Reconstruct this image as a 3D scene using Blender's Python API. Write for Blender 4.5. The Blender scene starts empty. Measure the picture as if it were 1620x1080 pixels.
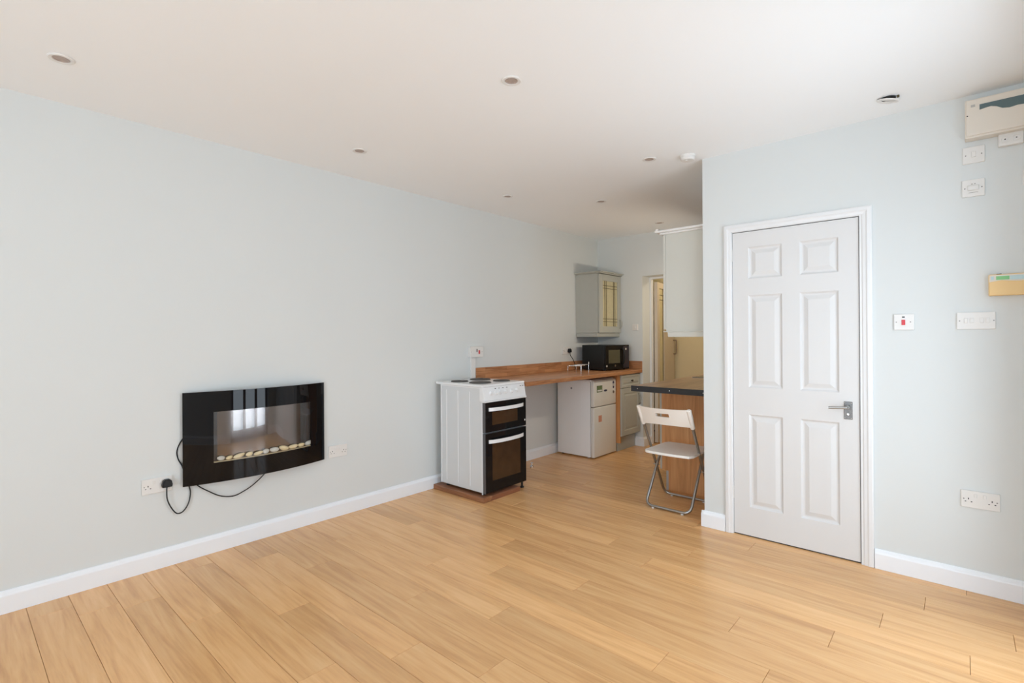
import bpy, bmesh, math, random
from mathutils import Vector, Matrix
random.seed(7)
R = math.radians
S = bpy.context.scene
COL = S.collection

# ------------------------------------------------------------------ camera
cd = bpy.data.cameras.new('camera'); cam = bpy.data.objects.new('camera', cd); COL.objects.link(cam)
cd.sensor_width = 36; cd.lens = 800 / 1620 * 36; cd.shift_y = (531.6 - 540) / 1620
cd.clip_start = .02
yaw, pitch, roll = R(41.60), R(.063), R(-.376)
fw = Vector((-math.sin(yaw) * math.cos(pitch), math.cos(yaw) * math.cos(pitch), math.sin(pitch)))
rr = Vector((math.cos(yaw), math.sin(yaw), 0)); uu = rr.cross(fw)
r2 = math.cos(roll) * rr + math.sin(roll) * uu; u2 = -math.sin(roll) * rr + math.cos(roll) * uu
m = Matrix((r2, u2, -fw)).transposed().to_4x4(); m.translation = Vector((3.449, 0, 1.312))
cam.matrix_world = m
S.camera = cam

# ------------------------------------------------------------------ light and exposure
S.view_settings.view_transform = 'Standard'; S.view_settings.look = 'None'
S.view_settings.gamma = 1; S.view_settings.use_curve_mapping = False
S.view_settings.exposure = -0.60
S.cycles.diffuse_bounces = 8; S.cycles.max_bounces = 16; S.cycles.transparent_max_bounces = 16
S.cycles.sample_clamp_indirect = 8
W = bpy.data.worlds.new('sky'); S.world = W; W.use_nodes = True
bg = W.node_tree.nodes['Background']
bg.inputs[0].default_value = (.775, .89, 1.0, 1); bg.inputs[1].default_value = 9.0
sl = bpy.data.lights.new('sun', 'SUN'); sl.energy = 8; sl.angle = R(24); sl.color = (.93, .96, 1.0)
so = bpy.data.objects.new('sun', sl); COL.objects.link(so)      # comes in through the added rear window
so.rotation_euler = Vector((-.03, .42, -1.1)).to_track_quat('-Z', 'Y').to_euler()

def portal(loc, rot, sx, sy):
    l = bpy.data.lights.new('portal', 'AREA'); l.shape = 'RECTANGLE'; l.size = sx; l.size_y = sy
    l.cycles.is_portal = True
    o = bpy.data.objects.new('portal', l); COL.objects.link(o); o.location = loc; o.rotation_euler = rot

H = 2.527        # ceiling height
XR = 3.76        # right wall
YM = 3.487       # wall with the white door
XP = 2.12        # partition between cupboard and kitchen
YB = 5.53        # far kitchen wall
Y0 = -1.9        # wall behind the camera
DOOR_R = (1.40, 3.06, 2.16)     # glazed garden doors in the right wall: y0, y1, top
WIN_ADDED = (1.45, 3.6, .06, 2.36)   # made-up window behind the camera, added for brightness: x0, x1, z0, z1
portal((XR + .26, (DOOR_R[0] + DOOR_R[1]) / 2, 1.06), (0, R(90), 0), 2.1, DOOR_R[1] - DOOR_R[0])
portal(((WIN_ADDED[0] + WIN_ADDED[1]) / 2, Y0 - .26, (WIN_ADDED[2] + WIN_ADDED[3]) / 2), (R(90), 0, 0), WIN_ADDED[1] - WIN_ADDED[0], WIN_ADDED[3] - WIN_ADDED[2])

# ------------------------------------------------------------------ materials
def nt(name):
    m = bpy.data.materials.new(name); m.use_nodes = True
    n = m.node_tree; return m, n, n.nodes['Principled BSDF']
def mat(name, col, rough=.5, metal=0, var=.03, scale=8, bump=0, bscale=200, spec=.5, trans=0, ior=1.5, coat=0):
    m, n, p = nt(name); N = n.nodes; L = n.links
    tc = N.new('ShaderNodeTexCoord'); no = N.new('ShaderNodeTexNoise'); no.inputs['Scale'].default_value = scale
    no.inputs['Detail'].default_value = 4
    L.new(tc.outputs['Object'], no.inputs['Vector'])
    mx = N.new('ShaderNodeMix'); mx.data_type = 'RGBA'
    mx.inputs[6].default_value = (*[c * (1 - var) for c in col], 1); mx.inputs[7].default_value = (*[min(1, c * (1 + var)) for c in col], 1)
    L.new(no.outputs['Fac'], mx.inputs[0]); L.new(mx.outputs[2], p.inputs['Base Color'])
    p.inputs['Roughness'].default_value = rough; p.inputs['Metallic'].default_value = metal
    p.inputs['Specular IOR Level'].default_value = spec; p.inputs['IOR'].default_value = ior
    p.inputs['Transmission Weight'].default_value = trans; p.inputs['Coat Weight'].default_value = coat; p.inputs['Coat Roughness'].default_value = .05
    if bump:
        b = N.new('ShaderNodeTexNoise'); b.inputs['Scale'].default_value = bscale; b.inputs['Detail'].default_value = 3
        L.new(tc.outputs['Object'], b.inputs['Vector'])
        bp = N.new('ShaderNodeBump'); bp.inputs['Strength'].default_value = bump; bp.inputs['Distance'].default_value = .002
        L.new(b.outputs['Fac'], bp.inputs['Height']); L.new(bp.outputs['Normal'], p.inputs['Normal'])
    return m
def glass(name, tint=(1, 1, 1), gl=.06):
    m, n, p = nt(name); N = n.nodes; L = n.links; N.remove(p)
    out = N['Material Output']; t = N.new('ShaderNodeBsdfTransparent'); g = N.new('ShaderNodeBsdfGlossy'); g.inputs['Roughness'].default_value = .01
    t.inputs[0].default_value = (*tint, 1); lw = N.new('ShaderNodeLayerWeight'); lw.inputs[0].default_value = .5
    pw = N.new('ShaderNodeMath'); pw.operation = 'POWER'; pw.inputs[1].default_value = 5; L.new(lw.outputs['Facing'], pw.inputs[0])
    f = N.new('ShaderNodeMath'); f.operation = 'MULTIPLY_ADD'; f.inputs[1].default_value = .95; f.inputs[2].default_value = .04; L.new(pw.outputs[0], f.inputs[0])
    mx = N.new('ShaderNodeMixShader'); L.new(f.outputs[0], mx.inputs[0]); L.new(t.outputs[0], mx.inputs[1]); L.new(g.outputs[0], mx.inputs[2])
    L.new(mx.outputs[0], out.inputs['Surface']); return m
def wood(name, stops, rough=.32, along='X', gs=1.0, rnd=True, spec=.5):
    """long grain wood; grain runs along local axis"""
    m, n, p = nt(name); N = n.nodes; L = n.links
    tc = N.new('ShaderNodeTexCoord'); oi = N.new('ShaderNodeObjectInfo')
    mp = N.new('ShaderNodeMapping')
    sc = {'X': (1.1, 16, 16), 'Y': (16, 1.1, 16), 'Z': (16, 16, 1.1)}[along]
    mp.inputs['Scale'].default_value = [s * gs for s in sc]
    L.new(tc.outputs['Object'], mp.inputs['Vector'])
    ml = N.new('ShaderNodeMath'); ml.operation = 'MULTIPLY'; ml.inputs[1].default_value = 91.0 if rnd else 0
    L.new(oi.outputs['Random'], ml.inputs[0])
    cb = N.new('ShaderNodeCombineXYZ'); [L.new(ml.outputs[0], cb.inputs[i]) for i in range(3)]
    L.new(cb.outputs[0], mp.inputs['Location'])
    a = N.new('ShaderNodeTexNoise'); a.inputs['Scale'].default_value = 1.0; a.inputs['Detail'].default_value = 6; a.inputs['Distortion'].default_value = 1.2
    a.inputs['Roughness'].default_value = .6
    L.new(mp.outputs[0], a.inputs['Vector'])
    w = N.new('ShaderNodeTexNoise'); w.inputs['Scale'].default_value = 5; w.inputs['Detail'].default_value = 5
    L.new(mp.outputs[0], w.inputs['Vector'])
    ad = N.new('ShaderNodeMath'); ad.operation = 'MULTIPLY_ADD'; ad.inputs[1].default_value = .35
    L.new(w.outputs['Fac'], ad.inputs[0]); L.new(a.outputs['Fac'], ad.inputs[2])
    sb = N.new('ShaderNodeMath'); sb.operation = 'SUBTRACT'; sb.inputs[1].default_value = .17; L.new(ad.outputs[0], sb.inputs[0])
    cr = N.new('ShaderNodeValToRGB'); e = cr.color_ramp.elements
    e[0].position = .3; e[0].color = (*stops[0], 1); e[1].position = .7; e[1].color = (*stops[2], 1)
    x = e.new(.5); x.color = (*stops[1], 1)
    L.new(sb.outputs[0], cr.inputs[0])
    hs = N.new('ShaderNodeHueSaturation')
    mr = N.new('ShaderNodeMapRange'); mr.inputs['To Min'].default_value = .88 if rnd else 1; mr.inputs['To Max'].default_value = 1.08 if rnd else 1
    L.new(oi.outputs['Random'], mr.inputs['Value']); L.new(mr.outputs[0], hs.inputs['Value'])
    L.new(cr.outputs[0], hs.inputs['Color']); L.new(hs.outputs[0], p.inputs['Base Color'])
    p.inputs['Roughness'].default_value = rough; p.inputs['Specular IOR Level'].default_value = spec
    bp = N.new('ShaderNodeBump'); bp.inputs['Strength'].default_value = .06; bp.inputs['Distance'].default_value = .001
    L.new(w.outputs['Fac'], bp.inputs['Height']); L.new(bp.outputs[0], p.inputs['Normal'])
    return m
def staves(name, c1, c2, c3, along='Y', rough=.35):
    m, n, p = nt(name); N = n.nodes; L = n.links
    tc = N.new('ShaderNodeTexCoord'); sx = N.new('ShaderNodeSeparateXYZ'); L.new(tc.outputs['Object'], sx.inputs[0])
    ad = N.new('ShaderNodeMath'); ad.operation = 'ADD'
    L.new(sx.outputs[0 if along == 'Y' else 1], ad.inputs[0]); L.new(sx.outputs[2], ad.inputs[1])
    cb = N.new('ShaderNodeCombineXYZ'); L.new(sx.outputs[1 if along == 'Y' else 0], cb.inputs[0]); L.new(ad.outputs[0], cb.inputs[1])
    br = N.new('ShaderNodeTexBrick'); L.new(cb.outputs[0], br.inputs['Vector'])
    br.inputs['Scale'].default_value = 1; br.inputs['Brick Width'].default_value = .31; br.inputs['Row Height'].default_value = .034
    br.inputs['Mortar Size'].default_value = .0006; br.inputs['Bias'].default_value = 0; br.offset = .37
    br.inputs['Color1'].default_value = (*c1, 1); br.inputs['Color2'].default_value = (*c2, 1); br.inputs['Mortar'].default_value = (*[c * .5 for c in c1], 1)
    mp = N.new('ShaderNodeMapping'); mp.inputs['Scale'].default_value = (4, 60, 1); L.new(cb.outputs[0], mp.inputs[0])
    no = N.new('ShaderNodeTexNoise'); no.inputs['Scale'].default_value = 1.5; no.inputs['Detail'].default_value = 6; L.new(mp.outputs[0], no.inputs[0])
    mx = N.new('ShaderNodeMix'); mx.data_type = 'RGBA'; L.new(br.outputs['Color'], mx.inputs[6]); mx.inputs[7].default_value = (*c3, 1)
    mr = N.new('ShaderNodeMapRange'); mr.inputs[1].default_value = .35; mr.inputs[2].default_value = .75; L.new(no.outputs['Fac'], mr.inputs[0])
    mr.inputs[4].default_value = .7
    L.new(mr.outputs[0], mx.inputs[0]); L.new(mx.outputs[2], p.inputs['Base Color']); p.inputs['Roughness'].default_value = rough
    return m

M = {}
M['wall'] = mat('painted_wall_pale_blue', (.70, .73, .73), .75, var=.012, scale=1.5, bump=.12, bscale=160)
M['ceil'] = mat('ceiling_paint', (.905, .925, .94), .8, var=.012, scale=1.2, bump=.1, bscale=120)
M['gloss'] = mat('white_gloss_paint', (.79, .80, .81), .3, var=.01)
M['skirt'] = mat('white_skirting_paint', (.87, .90, .94), .3, var=.01)
M['door'] = mat('white_door_paint', (.72, .72, .72), .42, var=.01)
M['plastic'] = mat('white_plastic', (.78, .77, .75), .32, var=.01)
M['cream'] = mat('cream_plastic', (.74, .68, .60), .38, var=.02)
M['yellow'] = mat('yellowed_plastic', (.82, .57, .26), .38, var=.04)
M['dark'] = mat('dark_slot', (.02, .02, .02), .5)
M['black'] = mat('black_plastic', (.012, .013, .014), .4, spec=.35)
M['cord'] = mat('black_cord', (.012, .015, .018), .5, spec=.3)
M['red'] = mat('red_rocker', (.65, .02, .03), .3)
M['green'] = mat('green_display', (.22, .55, .22), .3)
M['bluegrey'] = mat('pale_blue_label', (.50, .66, .68), .3)
M['tint'] = mat('tinted_window', (.10, .15, .16), .25)
M['floorw'] = wood('oak_laminate', [(.64, .345, .145), (.76, .435, .19), (.83, .505, .24)], .27, 'X')
M['sub'] = mat('underlay', (.10, .06, .03), .9)
M['blackglass'] = mat('black_glass', (.005, .005, .006), .02, var=.3, spec=.28)
M['firemirror'] = mat('dark_mirror_back', (.20, .175, .165), .12, 1, var=.05)
M['fireside'] = mat('fire_casing_black', (.02, .02, .02), .4)
M['pane'] = glass('clear_glass')
M['pebble'] = mat('pebble_cream', (.72, .60, .36), .45, var=.25, scale=30)
M['pebble2'] = mat('pebble_grey', (.60, .60, .55), .45, var=.2, scale=30)
M['steel'] = mat('brushed_steel', (.40, .40, .39), .33, 1, var=.06, scale=60)
M['chrome'] = mat('chrome', (.75, .75, .74), .12, 1)
M['enamel'] = mat('white_enamel', (.84, .86, .88), .22, var=.01)
M['side'] = mat('cooker_side_paint', (.67, .70, .72), .3, var=.02)
M['burner'] = mat('burner_iron', (.055, .052, .05), .55, var=.2, scale=40, bump=.3)
M['ovenglass'] = mat('oven_black_glass', (.008, .008, .009), .06, spec=.25)
M['ovenwin'] = mat('oven_window_brown', (.06, .032, .016), .08, var=.35, scale=14, spec=.35)
M['fridge'] = mat('fridge_white', (.90, .91, .91), .28, var=.015)
M['fridgedoor'] = mat('fridge_door_cream', (.78, .77, .72), .3, var=.02)
M['greycab'] = mat('grey_cabinet_paint', (.46, .465, .42), .42, var=.04, scale=20, bump=.05)
M['whitecab'] = mat('white_cabinet_paint', (.58, .575, .52), .4, var=.015)
M['orange'] = wood('orange_veneer', [(.48, .20, .06), (.60, .27, .095), (.68, .34, .14)], .42, 'Z', rnd=False)
M['pine'] = wood('beech_end_panel', [(.50, .24, .09), (.62, .31, .125), (.68, .37, .165)], .45, 'Z', rnd=False)
M['stavesY'] = staves('oiled_staves', (.55, .25, .11), (.28, .10, .035), (.66, .36, .18), 'Y')
M['stavesX'] = staves('oiled_staves_back', (.50, .22, .09), (.28, .10, .04), (.6, .33, .17), 'X')
M['bar'] = wood('breakfast_bar_wood', [(.28, .15, .085), (.42, .245, .14), (.52, .33, .20)], .3, 'Y', rnd=False)
M['strip'] = mat('black_edge_strip', (.016, .016, .018), .4, var=.2, scale=40)
M['batten'] = wood('dark_stained_batten', [(.16, .06, .03), (.26, .10, .05), (.36, .16, .08)], .4, 'Y', rnd=False)
M['battenX'] = wood('dark_stained_batten_side', [(.18, .07, .035), (.28, .12, .055), (.38, .18, .09)], .4, 'X', rnd=False)
M['chairplastic'] = mat('cream_chair_plastic', (.90, .88, .84), .35, var=.01, bump=.05)
M['leadglass'] = mat('obscured_amber_glass', (.78, .70, .44), .22, var=.12, scale=25, bump=.3, bscale=60, trans=.25)
M['lead'] = mat('leading', (.10, .075, .035), .4, .5)
M['cabin'] = mat('cabinet_interior', (.80, .66, .38), .6)
M['hall'] = mat('hall_wall_cream', (.72, .62, .40), .8, var=.03)
M['halldoor'] = mat('hall_door_cream', (.60, .52, .42), .5, var=.03)
M['lamp'] = mat('lamp_face', (.42, .34, .30), .3, var=.2, scale=80)
M['rubber'] = mat('clear_foot', (.62, .62, .60), .4)
M['screw'] = mat('screw_grey', (.25, .24, .23), .4, .6)
M['photo'] = mat('picture_sticker', (.14, .20, .09), .4, var=.9, scale=60)
M['sticker'] = mat('salmon_sticker', (.70, .33, .22), .5, var=.4, scale=90)
M['navy'] = mat('navy_badge', (.03, .04, .09), .3)
M['silversticker'] = mat('silver_sticker', (.6, .6, .58), .3, .2)
M['frameout'] = mat('door_frame_brown', (.20, .17, .16), .45)
M['mwside'] = mat('microwave_black', (.013, .016, .017), .4, var=.15, spec=.3)
M['mwwin'] = mat('microwave_window', (.09, .085, .055), .15, var=.1)

# ------------------------------------------------------------------ helpers
def link(name, me):
    o = bpy.data.objects.new(name, me); COL.objects.link(o); return o
def wloc(o):
    v = Vector((0, 0, 0))
    while o is not None: v += o.location; o = o.parent
    return v
def obj(name, bm, material, parent=None, label=None, local=False, smooth=False, kind=None):
    """one mesh object; geometry is given in room coordinates unless local"""
    if parent is not None and not local:
        bmesh.ops.translate(bm, vec=-wloc(parent), verts=bm.verts)
    me = bpy.data.meshes.new(name)
    bmesh.ops.recalc_face_normals(bm, faces=bm.faces)
    if smooth:
        for f in bm.faces: f.smooth = True
        if smooth == 'angle':
            for e in bm.edges:
                if len(e.link_faces) == 2 and e.calc_face_angle(0) > R(35): e.smooth = False
    bm.to_mesh(me); bm.free()
    for mm in (material if isinstance(material, (list, tuple)) else [material]): me.materials.append(mm)
    o = link(name, me); o.parent = parent
    if label: o['label'] = label
    if kind: o['kind'] = kind
    return o
def tag(o, label, cat, group=None):
    o['label'] = label; o['category'] = cat
    if group: o['group'] = group
    return o
def thing(name, label, cat, loc=(0, 0, 0), group=None, rz=0):
    o = bpy.data.objects.new(name, None); COL.objects.link(o); o.location = loc; o.rotation_euler = (0, 0, rz)
    o.empty_display_size = .05
    return tag(o, label, cat, group)
def struct(o): o['kind'] = 'structure'; return o
def box(bm, x0, x1, y0, y1, z0, z1, b=0, seg=1, mi=0, mtx=None):
    t = bmesh.new(); bmesh.ops.create_cube(t, size=1)
    for v in t.verts: v.co = ((x0 + x1) / 2 + v.co.x * (x1 - x0), (y0 + y1) / 2 + v.co.y * (y1 - y0), (z0 + z1) / 2 + v.co.z * (z1 - z0))
    if b: bmesh.ops.bevel(t, geom=t.edges[:], offset=b, segments=seg, affect='EDGES', profile=.5)
    if mtx is not None: bmesh.ops.transform(t, matrix=mtx, verts=t.verts)
    for f in t.faces: f.material_index = mi
    me = bpy.data.meshes.new('t'); t.to_mesh(me); t.free(); bm.from_mesh(me); bpy.data.meshes.remove(me)
    return bm
def B(*a, **k): return box(bmesh.new(), *a, **k)
def lathe(bm, prof, c=(0, 0, 0), axis='Z', n=32):
    """prof: list of (r, h)"""
    rings = []
    for r_, h in prof:
        ring = []
        for i in range(n):
            a = 2 * math.pi * i / n; p = (max(r_, 1e-5) * math.cos(a), max(r_, 1e-5) * math.sin(a), h)
            if axis == 'X': p = (p[2], p[0], p[1])
            if axis == 'Y': p = (p[0], p[2], p[1])
            ring.append(bm.verts.new((p[0] + c[0], p[1] + c[1], p[2] + c[2])))
        rings.append(ring)
    for a, b in zip(rings, rings[1:]):
        for i in range(n): bm.faces.new((a[i], a[(i + 1) % n], b[(i + 1) % n], b[i]))
    bm.faces.new(rings[0]); bm.faces.new(rings[-1][::-1])
    return bm
def tube(bm, pts, r, n=10, closed=False):
    pts = [Vector(p) for p in pts]; rings = []; prev = None
    for i, p in enumerate(pts):
        if closed: t = pts[(i + 1) % len(pts)] - pts[i - 1]
        else: t = pts[min(i + 1, len(pts) - 1)] - pts[max(i - 1, 0)]
        t.normalize()
        if prev is None:
            a = Vector((0, 0, 1)) if abs(t.z) < .9 else Vector((1, 0, 0)); u = t.cross(a).normalized()
        else: u = (prev - t * prev.dot(t)).normalized()
        prev = u; v = t.cross(u)
        rings.append([bm.verts.new(p + (u * math.cos(2 * math.pi * k / n) + v * math.sin(2 * math.pi * k / n)) * r) for k in range(n)])
    prs = list(zip(rings, rings[1:])) + ([(rings[-1], rings[0])] if closed else [])
    for a, b in prs:
        for i in range(n): bm.faces.new((a[i], a[(i + 1) % n], b[(i + 1) % n], b[i]))
    if not closed: bm.faces.new(rings[0]); bm.faces.new(rings[-1][::-1])
    return bm
def fillet(pts, rad, seg=6):
    pts = [Vector(p) for p in pts]; out = [pts[0]]
    for i in range(1, len(pts) - 1):
        a, b, c = pts[i - 1], pts[i], pts[i + 1]; r_ = min(rad, (a - b).length * .49, (c - b).length * .49)
        p, q = b + (a - b).normalized() * r_, b + (c - b).normalized() * r_
        for k in range(seg + 1):
            t = k / seg; out.append(p * (1 - t) ** 2 + b * 2 * t * (1 - t) + q * t * t)
    out.append(pts[-1]); return out
def smoothpts(pts, seg=8):
    P = [Vector(p) for p in pts]; P = [P[0] * 2 - P[1]] + P + [P[-1] * 2 - P[-2]]; out = []
    for i in range(1, len(P) - 2):
        for k in range(seg):
            t = k / seg; a, b, c, d = P[i - 1], P[i], P[i + 1], P[i + 2]
            out.append(.5 * ((2 * b) + (c - a) * t + (2 * a - 5 * b + 4 * c - d) * t * t + (3 * b - a - 3 * c + d) * t ** 3))
    out.append(P[-2]); return out
def prism(bm, poly, a0, a1, plane='XZ'):
    """extrude a 2D polygon along the remaining axis"""
    def mk(p, h): return {'XZ': (p[0], h, p[1]), 'YZ': (h, p[0], p[1]), 'XY': (p[0], p[1], h)}[plane]
    A = [bm.verts.new(mk(p, a0)) for p in poly]; Bv = [bm.verts.new(mk(p, a1)) for p in poly]
    n = len(poly)
    for i in range(n): bm.faces.new((A[i], A[(i + 1) % n], Bv[(i + 1) % n], Bv[i]))
    bm.faces.new(A); bm.faces.new(Bv[::-1]); return bm

# ------------------------------------------------------------------ room shell
floor = struct(obj('floor', B(-.1, XR + .3, Y0 - .1, YB + 1.4, -.06, -.010), M['sub']))
# planks run away from the left wall
PW, PL, PY = .157, 1.39, .267
known = {2: .39, 3: .777, 4: .16, 5: 1.02, 6: .31, 7: .66, 8: 1.37, 9: .41, 10: 1.146, 11: .10, 12: .555, 13: 1.281, 14: .243, 15: .689, 16: .388,
         17: .832, 18: .53, 19: 1.08, 20: .683}
pm = {}
def plank_mesh(w, l):
    k = (round(w, 3), round(l, 3))
    if k not in pm:
        bm = bmesh.new(); g = .0007
        box(bm, -l / 2 + g, l / 2 - g, -w / 2 + g, w / 2 - g, -.010, 0)
        ed = [e for e in bm.edges if all(v.co.z > -.001 for v in e.verts)]
        bmesh.ops.bevel(bm, geom=ed, offset=.0011, segments=1, affect='EDGES')
        me = bpy.data.meshes.new('plank'); bm.to_mesh(me); bm.free(); me.materials.append(M['floorw']); pm[k] = me
    return pm[k]
k0 = math.floor((Y0 - PY) / PW); k1 = math.ceil((YB + 1.25 - PY) / PW)
for k in range(k0, k1):
    ya = max(PY + k * PW, Y0); yb = min(PY + (k + 1) * PW, YB + 1.25)
    xa, xb = 0.0, XR
    if ya > YM + .1: xb = XP
    if ya > YB: xa = .3; xb = 1.7
    j = known.get(k, random.uniform(0, PL)); j -= PL
    while j < xb:
        a, b = max(j, xa), min(j + PL, xb)
        if b - a > .01:
            o = link('plank', plank_mesh(yb - ya, b - a)); o.location = ((a + b) / 2, (ya + yb) / 2, 0); o.parent = floor
        j += PL

ceil = struct(obj('ceiling', B(-.1, XR + .12, Y0 - .1, YB + 1.4, H, H + .12), M['ceil']))
struct(obj('wall_left', B(-.15, 0, Y0 - .1, YB + 1.4, 0, H), M['wall']))
bm = bmesh.new()                                                    # wall with the white door
DX0, DX1, DZ = 2.3115, 3.0205, 1.993                                # door opening
box(bm, XP, DX0, YM, YM + .10, 0, H); box(bm, DX1, XR, YM, YM + .10, 0, H); box(bm, DX0, DX1, YM, YM + .10, DZ, H)
struct(obj('wall_middle', bm, M['wall']))
struct(obj('wall_kitchen', B(XP, XP + .1, YM + .10, YB, 0, H), M['wall']))
struct(obj('wall_cupboard', B(XP + .1, XR, YB - 1.2, YB - 1.1, 0, H), M['wall']))
bm = bmesh.new()                                                    # far kitchen wall with opening
OX0, OX1, OZ = .617, 1.43, 2.022
box(bm, 0, OX0, YB, YB + .22, 0, H); box(bm, OX1, XP + .1, YB, YB + .22, 0, H); box(bm, OX0, OX1, YB, YB + .22, OZ, H)
struct(obj('wall_back', bm, M['wall']))
bm = bmesh.new()                                                    # right wall with garden doors
a, b, t = DOOR_R
box(bm, XR, XR + .25, Y0 - .1, a, 0, H); box(bm, XR, XR + .25, b, YB - 1.1, 0, H); box(bm, XR, XR + .25, a, b, t, H)
struct(obj('wall_right', bm, M['wall']))
bm = bmesh.new(); x0, x1, z0, z1 = WIN_ADDED
box(bm, 0, x0, Y0 - .25, Y0, 0, H); box(bm, x1, XR, Y0 - .25, Y0, 0, H); box(bm, x0, x1, Y0 - .25, Y0, 0, z0); box(bm, x0, x1, Y0 - .25, Y0, z1, H)
struct(obj('wall_rear', bm, M['wall']))
# hall beyond the kitchen
HY = YB + .22
bm = bmesh.new()
box(bm, 0, 1.7, HY + .85, HY + .95, 0, H); struct(obj('wall_hall', bm, M['hall']))
bm = bmesh.new(); box(bm, 1.7, 1.8, HY, HY + .95, 0, H); struct(obj('wall_hall_side', bm, M['hall']))
l = bpy.data.lights.new('hall_fill_light', 'POINT'); l.energy = 9; l.color = (1, .86, .66); l.shadow_soft_size = .08  # added unseen warm fill to brighten the hall, no fitting
lo = bpy.data.objects.new('hall_fill_light', l); COL.objects.link(lo); lo.location = (1.2, HY + .4, 2.2)

# skirting boards
SKP = [(0, 0), (.018, 0), (.018, .083), (.0165, .088), (.012, .094), (.010, .099), (.007, .105), (.004, .107), (0, .107)]
def skirt(name, p0, p1, nrm, kind=True):
    p0, p1, nrm = Vector(p0), Vector(p1), Vector(nrm); bm = bmesh.new()
    A = [bm.verts.new((p0 + nrm * a + Vector((0, 0, b + .0005)))) for a, b in SKP]; C_ = [bm.verts.new((p1 + nrm * a + Vector((0, 0, b + .0005)))) for a, b in SKP]
    n = len(SKP)
    for i in range(n): bm.faces.new((A[i], A[(i + 1) % n], C_[(i + 1) % n], C_[i]))
    bm.faces.new(A); bm.faces.new(C_[::-1])
    return struct(obj(name, bm, M['skirt']))
skirt('baseboard_left', (0, Y0, 0), (0, YB, 0), (1, 0, 0))
skirt('baseboard_middle', (XP - .018, YM, 0), (2.262, YM, 0), (0, -1, 0))
skirt('baseboard_middle', (3.08, YM, 0), (XR, YM, 0), (0, -1, 0))
skirt('baseboard_kitchen', (XP, YM - .017, 0), (XP, 4.09, 0), (-1, 0, 0))
skirt('baseboard_back', (.50, YB, 0), (OX0 + .001, YB, 0), (0, -1, 0))
skirt('baseboard_back', (OX0, YB - .017, 0), (OX0, HY, 0), (1, 0, 0))
skirt('baseboard_right', (XR, Y0, 0), (XR, DOOR_R[0] - .05, 0), (-1, 0, 0))
skirt('baseboard_right', (XR, DOOR_R[1] + .05, 0), (XR, YM, 0), (-1, 0, 0))
skirt('baseboard_rear', (0, Y0, 0), (XR, Y0, 0), (0, 1, 0))

# ------------------------------------------------------------------ white six panel door
door = struct(link('door_1', None)); door.location = (2.318, YM, 0)
door['label'] = 'white six-panel internal door with a steel lever handle'
bm = bmesh.new()
LX0, LX1, LZ0, LZ1 = 2.3165, 3.0125, .007, 1.986
PANES = [(2.413, 2.615, 1.679, 1.885), (2.711, 2.914, 1.679, 1.885), (2.413, 2.615, .972, 1.572), (2.711, 2.914, .972, 1.572),
         (2.413, 2.611, .192, .797), (2.711, 2.914, .192, .797)]
xs = sorted({LX0, LX1, *[p[0] for p in PANES], *[p[1] for p in PANES]}); zs = sorted({LZ0, LZ1, *[p[2] for p in PANES], *[p[3] for p in PANES]})
xs = [LX0, 2.413, 2.613, 2.711, 2.914, LX1]; zs = [LZ0, .192, .797, .972, 1.572, 1.679, 1.885, LZ1]
yf = YM + .002
V = {}
def gv(i, j, k): 
    if (i, j, k) not in V: V[i, j, k] = bm.verts.new((xs[i], yf if k == 0 else yf + .038, zs[j]))
    return V[i, j, k]
for i in range(5):
    for j in range(7):
        bm.faces.new((gv(i, j, 1), gv(i + 1, j, 1), gv(i + 1, j + 1, 1), gv(i, j + 1, 1)))
        if i in (1, 3) and j in (1, 3, 5): continue
        bm.faces.new((gv(i, j, 0), gv(i + 1, j, 0), gv(i + 1, j + 1, 0), gv(i, j + 1, 0)))
for i in range(5):
    bm.faces.new((gv(i, 0, 0), gv(i + 1, 0, 0), gv(i + 1, 0, 1), gv(i, 0, 1))); bm.faces.new((gv(i, 7, 0), gv(i + 1, 7, 0), gv(i + 1, 7, 1), gv(i, 7, 1)))
for j in range(7):
    bm.faces.new((gv(0, j, 0), gv(0, j + 1, 0), gv(0, j + 1, 1), gv(0, j, 1))); bm.faces.new((gv(5, j, 0), gv(5, j + 1, 0), gv(5, j + 1, 1), gv(5, j, 1)))
obj('door_leaf', bm, M['door'], door)
for i in (1, 3):
    for j in (1, 3, 5):
        bm = bmesh.new(); x0, x1, z0, z1 = xs[i], xs[i + 1], zs[j], zs[j + 1]
        steps = [(0, 0), (.004, .0035), (.009, .009), (.014, .0105), (.020, .0105), (.043, .0025), (.046, .0018)]
        rings = []
        for ins, d in steps:
            rings.append([bm.verts.new(p) for p in ((x0 + ins, yf + d, z0 + ins), (x1 - ins, yf + d, z0 + ins), (x1 - ins, yf + d, z1 - ins), (x0 + ins, yf + d, z1 - ins))])
        for a, b in zip(rings, rings[1:]):
            for q in range(4): bm.faces.new((a[q], a[(q + 1) % 4], b[(q + 1) % 4], b[q]))
        bm.faces.new(rings[-1])
        obj('panel', bm, M['door'], door)
hp = obj('handle_plate', B(2.9365, 2.9785, yf - .005, yf, .820, .923, .0015), mat('dull_etched_steel', (.22, .22, .22), .45, .85, var=.35, scale=160), door, label='brushed steel backplate')
bm = bmesh.new(); lathe(bm, [(.011, 0), (.011, -.022), (.009, -.024)], (2.958, yf - .005, .892), 'Y', 20)
pts = fillet([(2.958, yf - .024, .892), (2.958, yf - .050, .892), (2.868, yf - .052, .886)], .014)
tube(bm, pts, .0075, 12)
obj('handle', bm, M['steel'], door, label='steel lever handle', smooth='angle')
bm = bmesh.new(); lathe(bm, [(.0085, 0), (.0085, -.004), (.005, -.008), (0, -.008)], (2.958, yf - .005, .851), 'Y', 16); obj('lock_turn', bm, M['chrome'], door, smooth='angle')
bm = bmesh.new()
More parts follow.
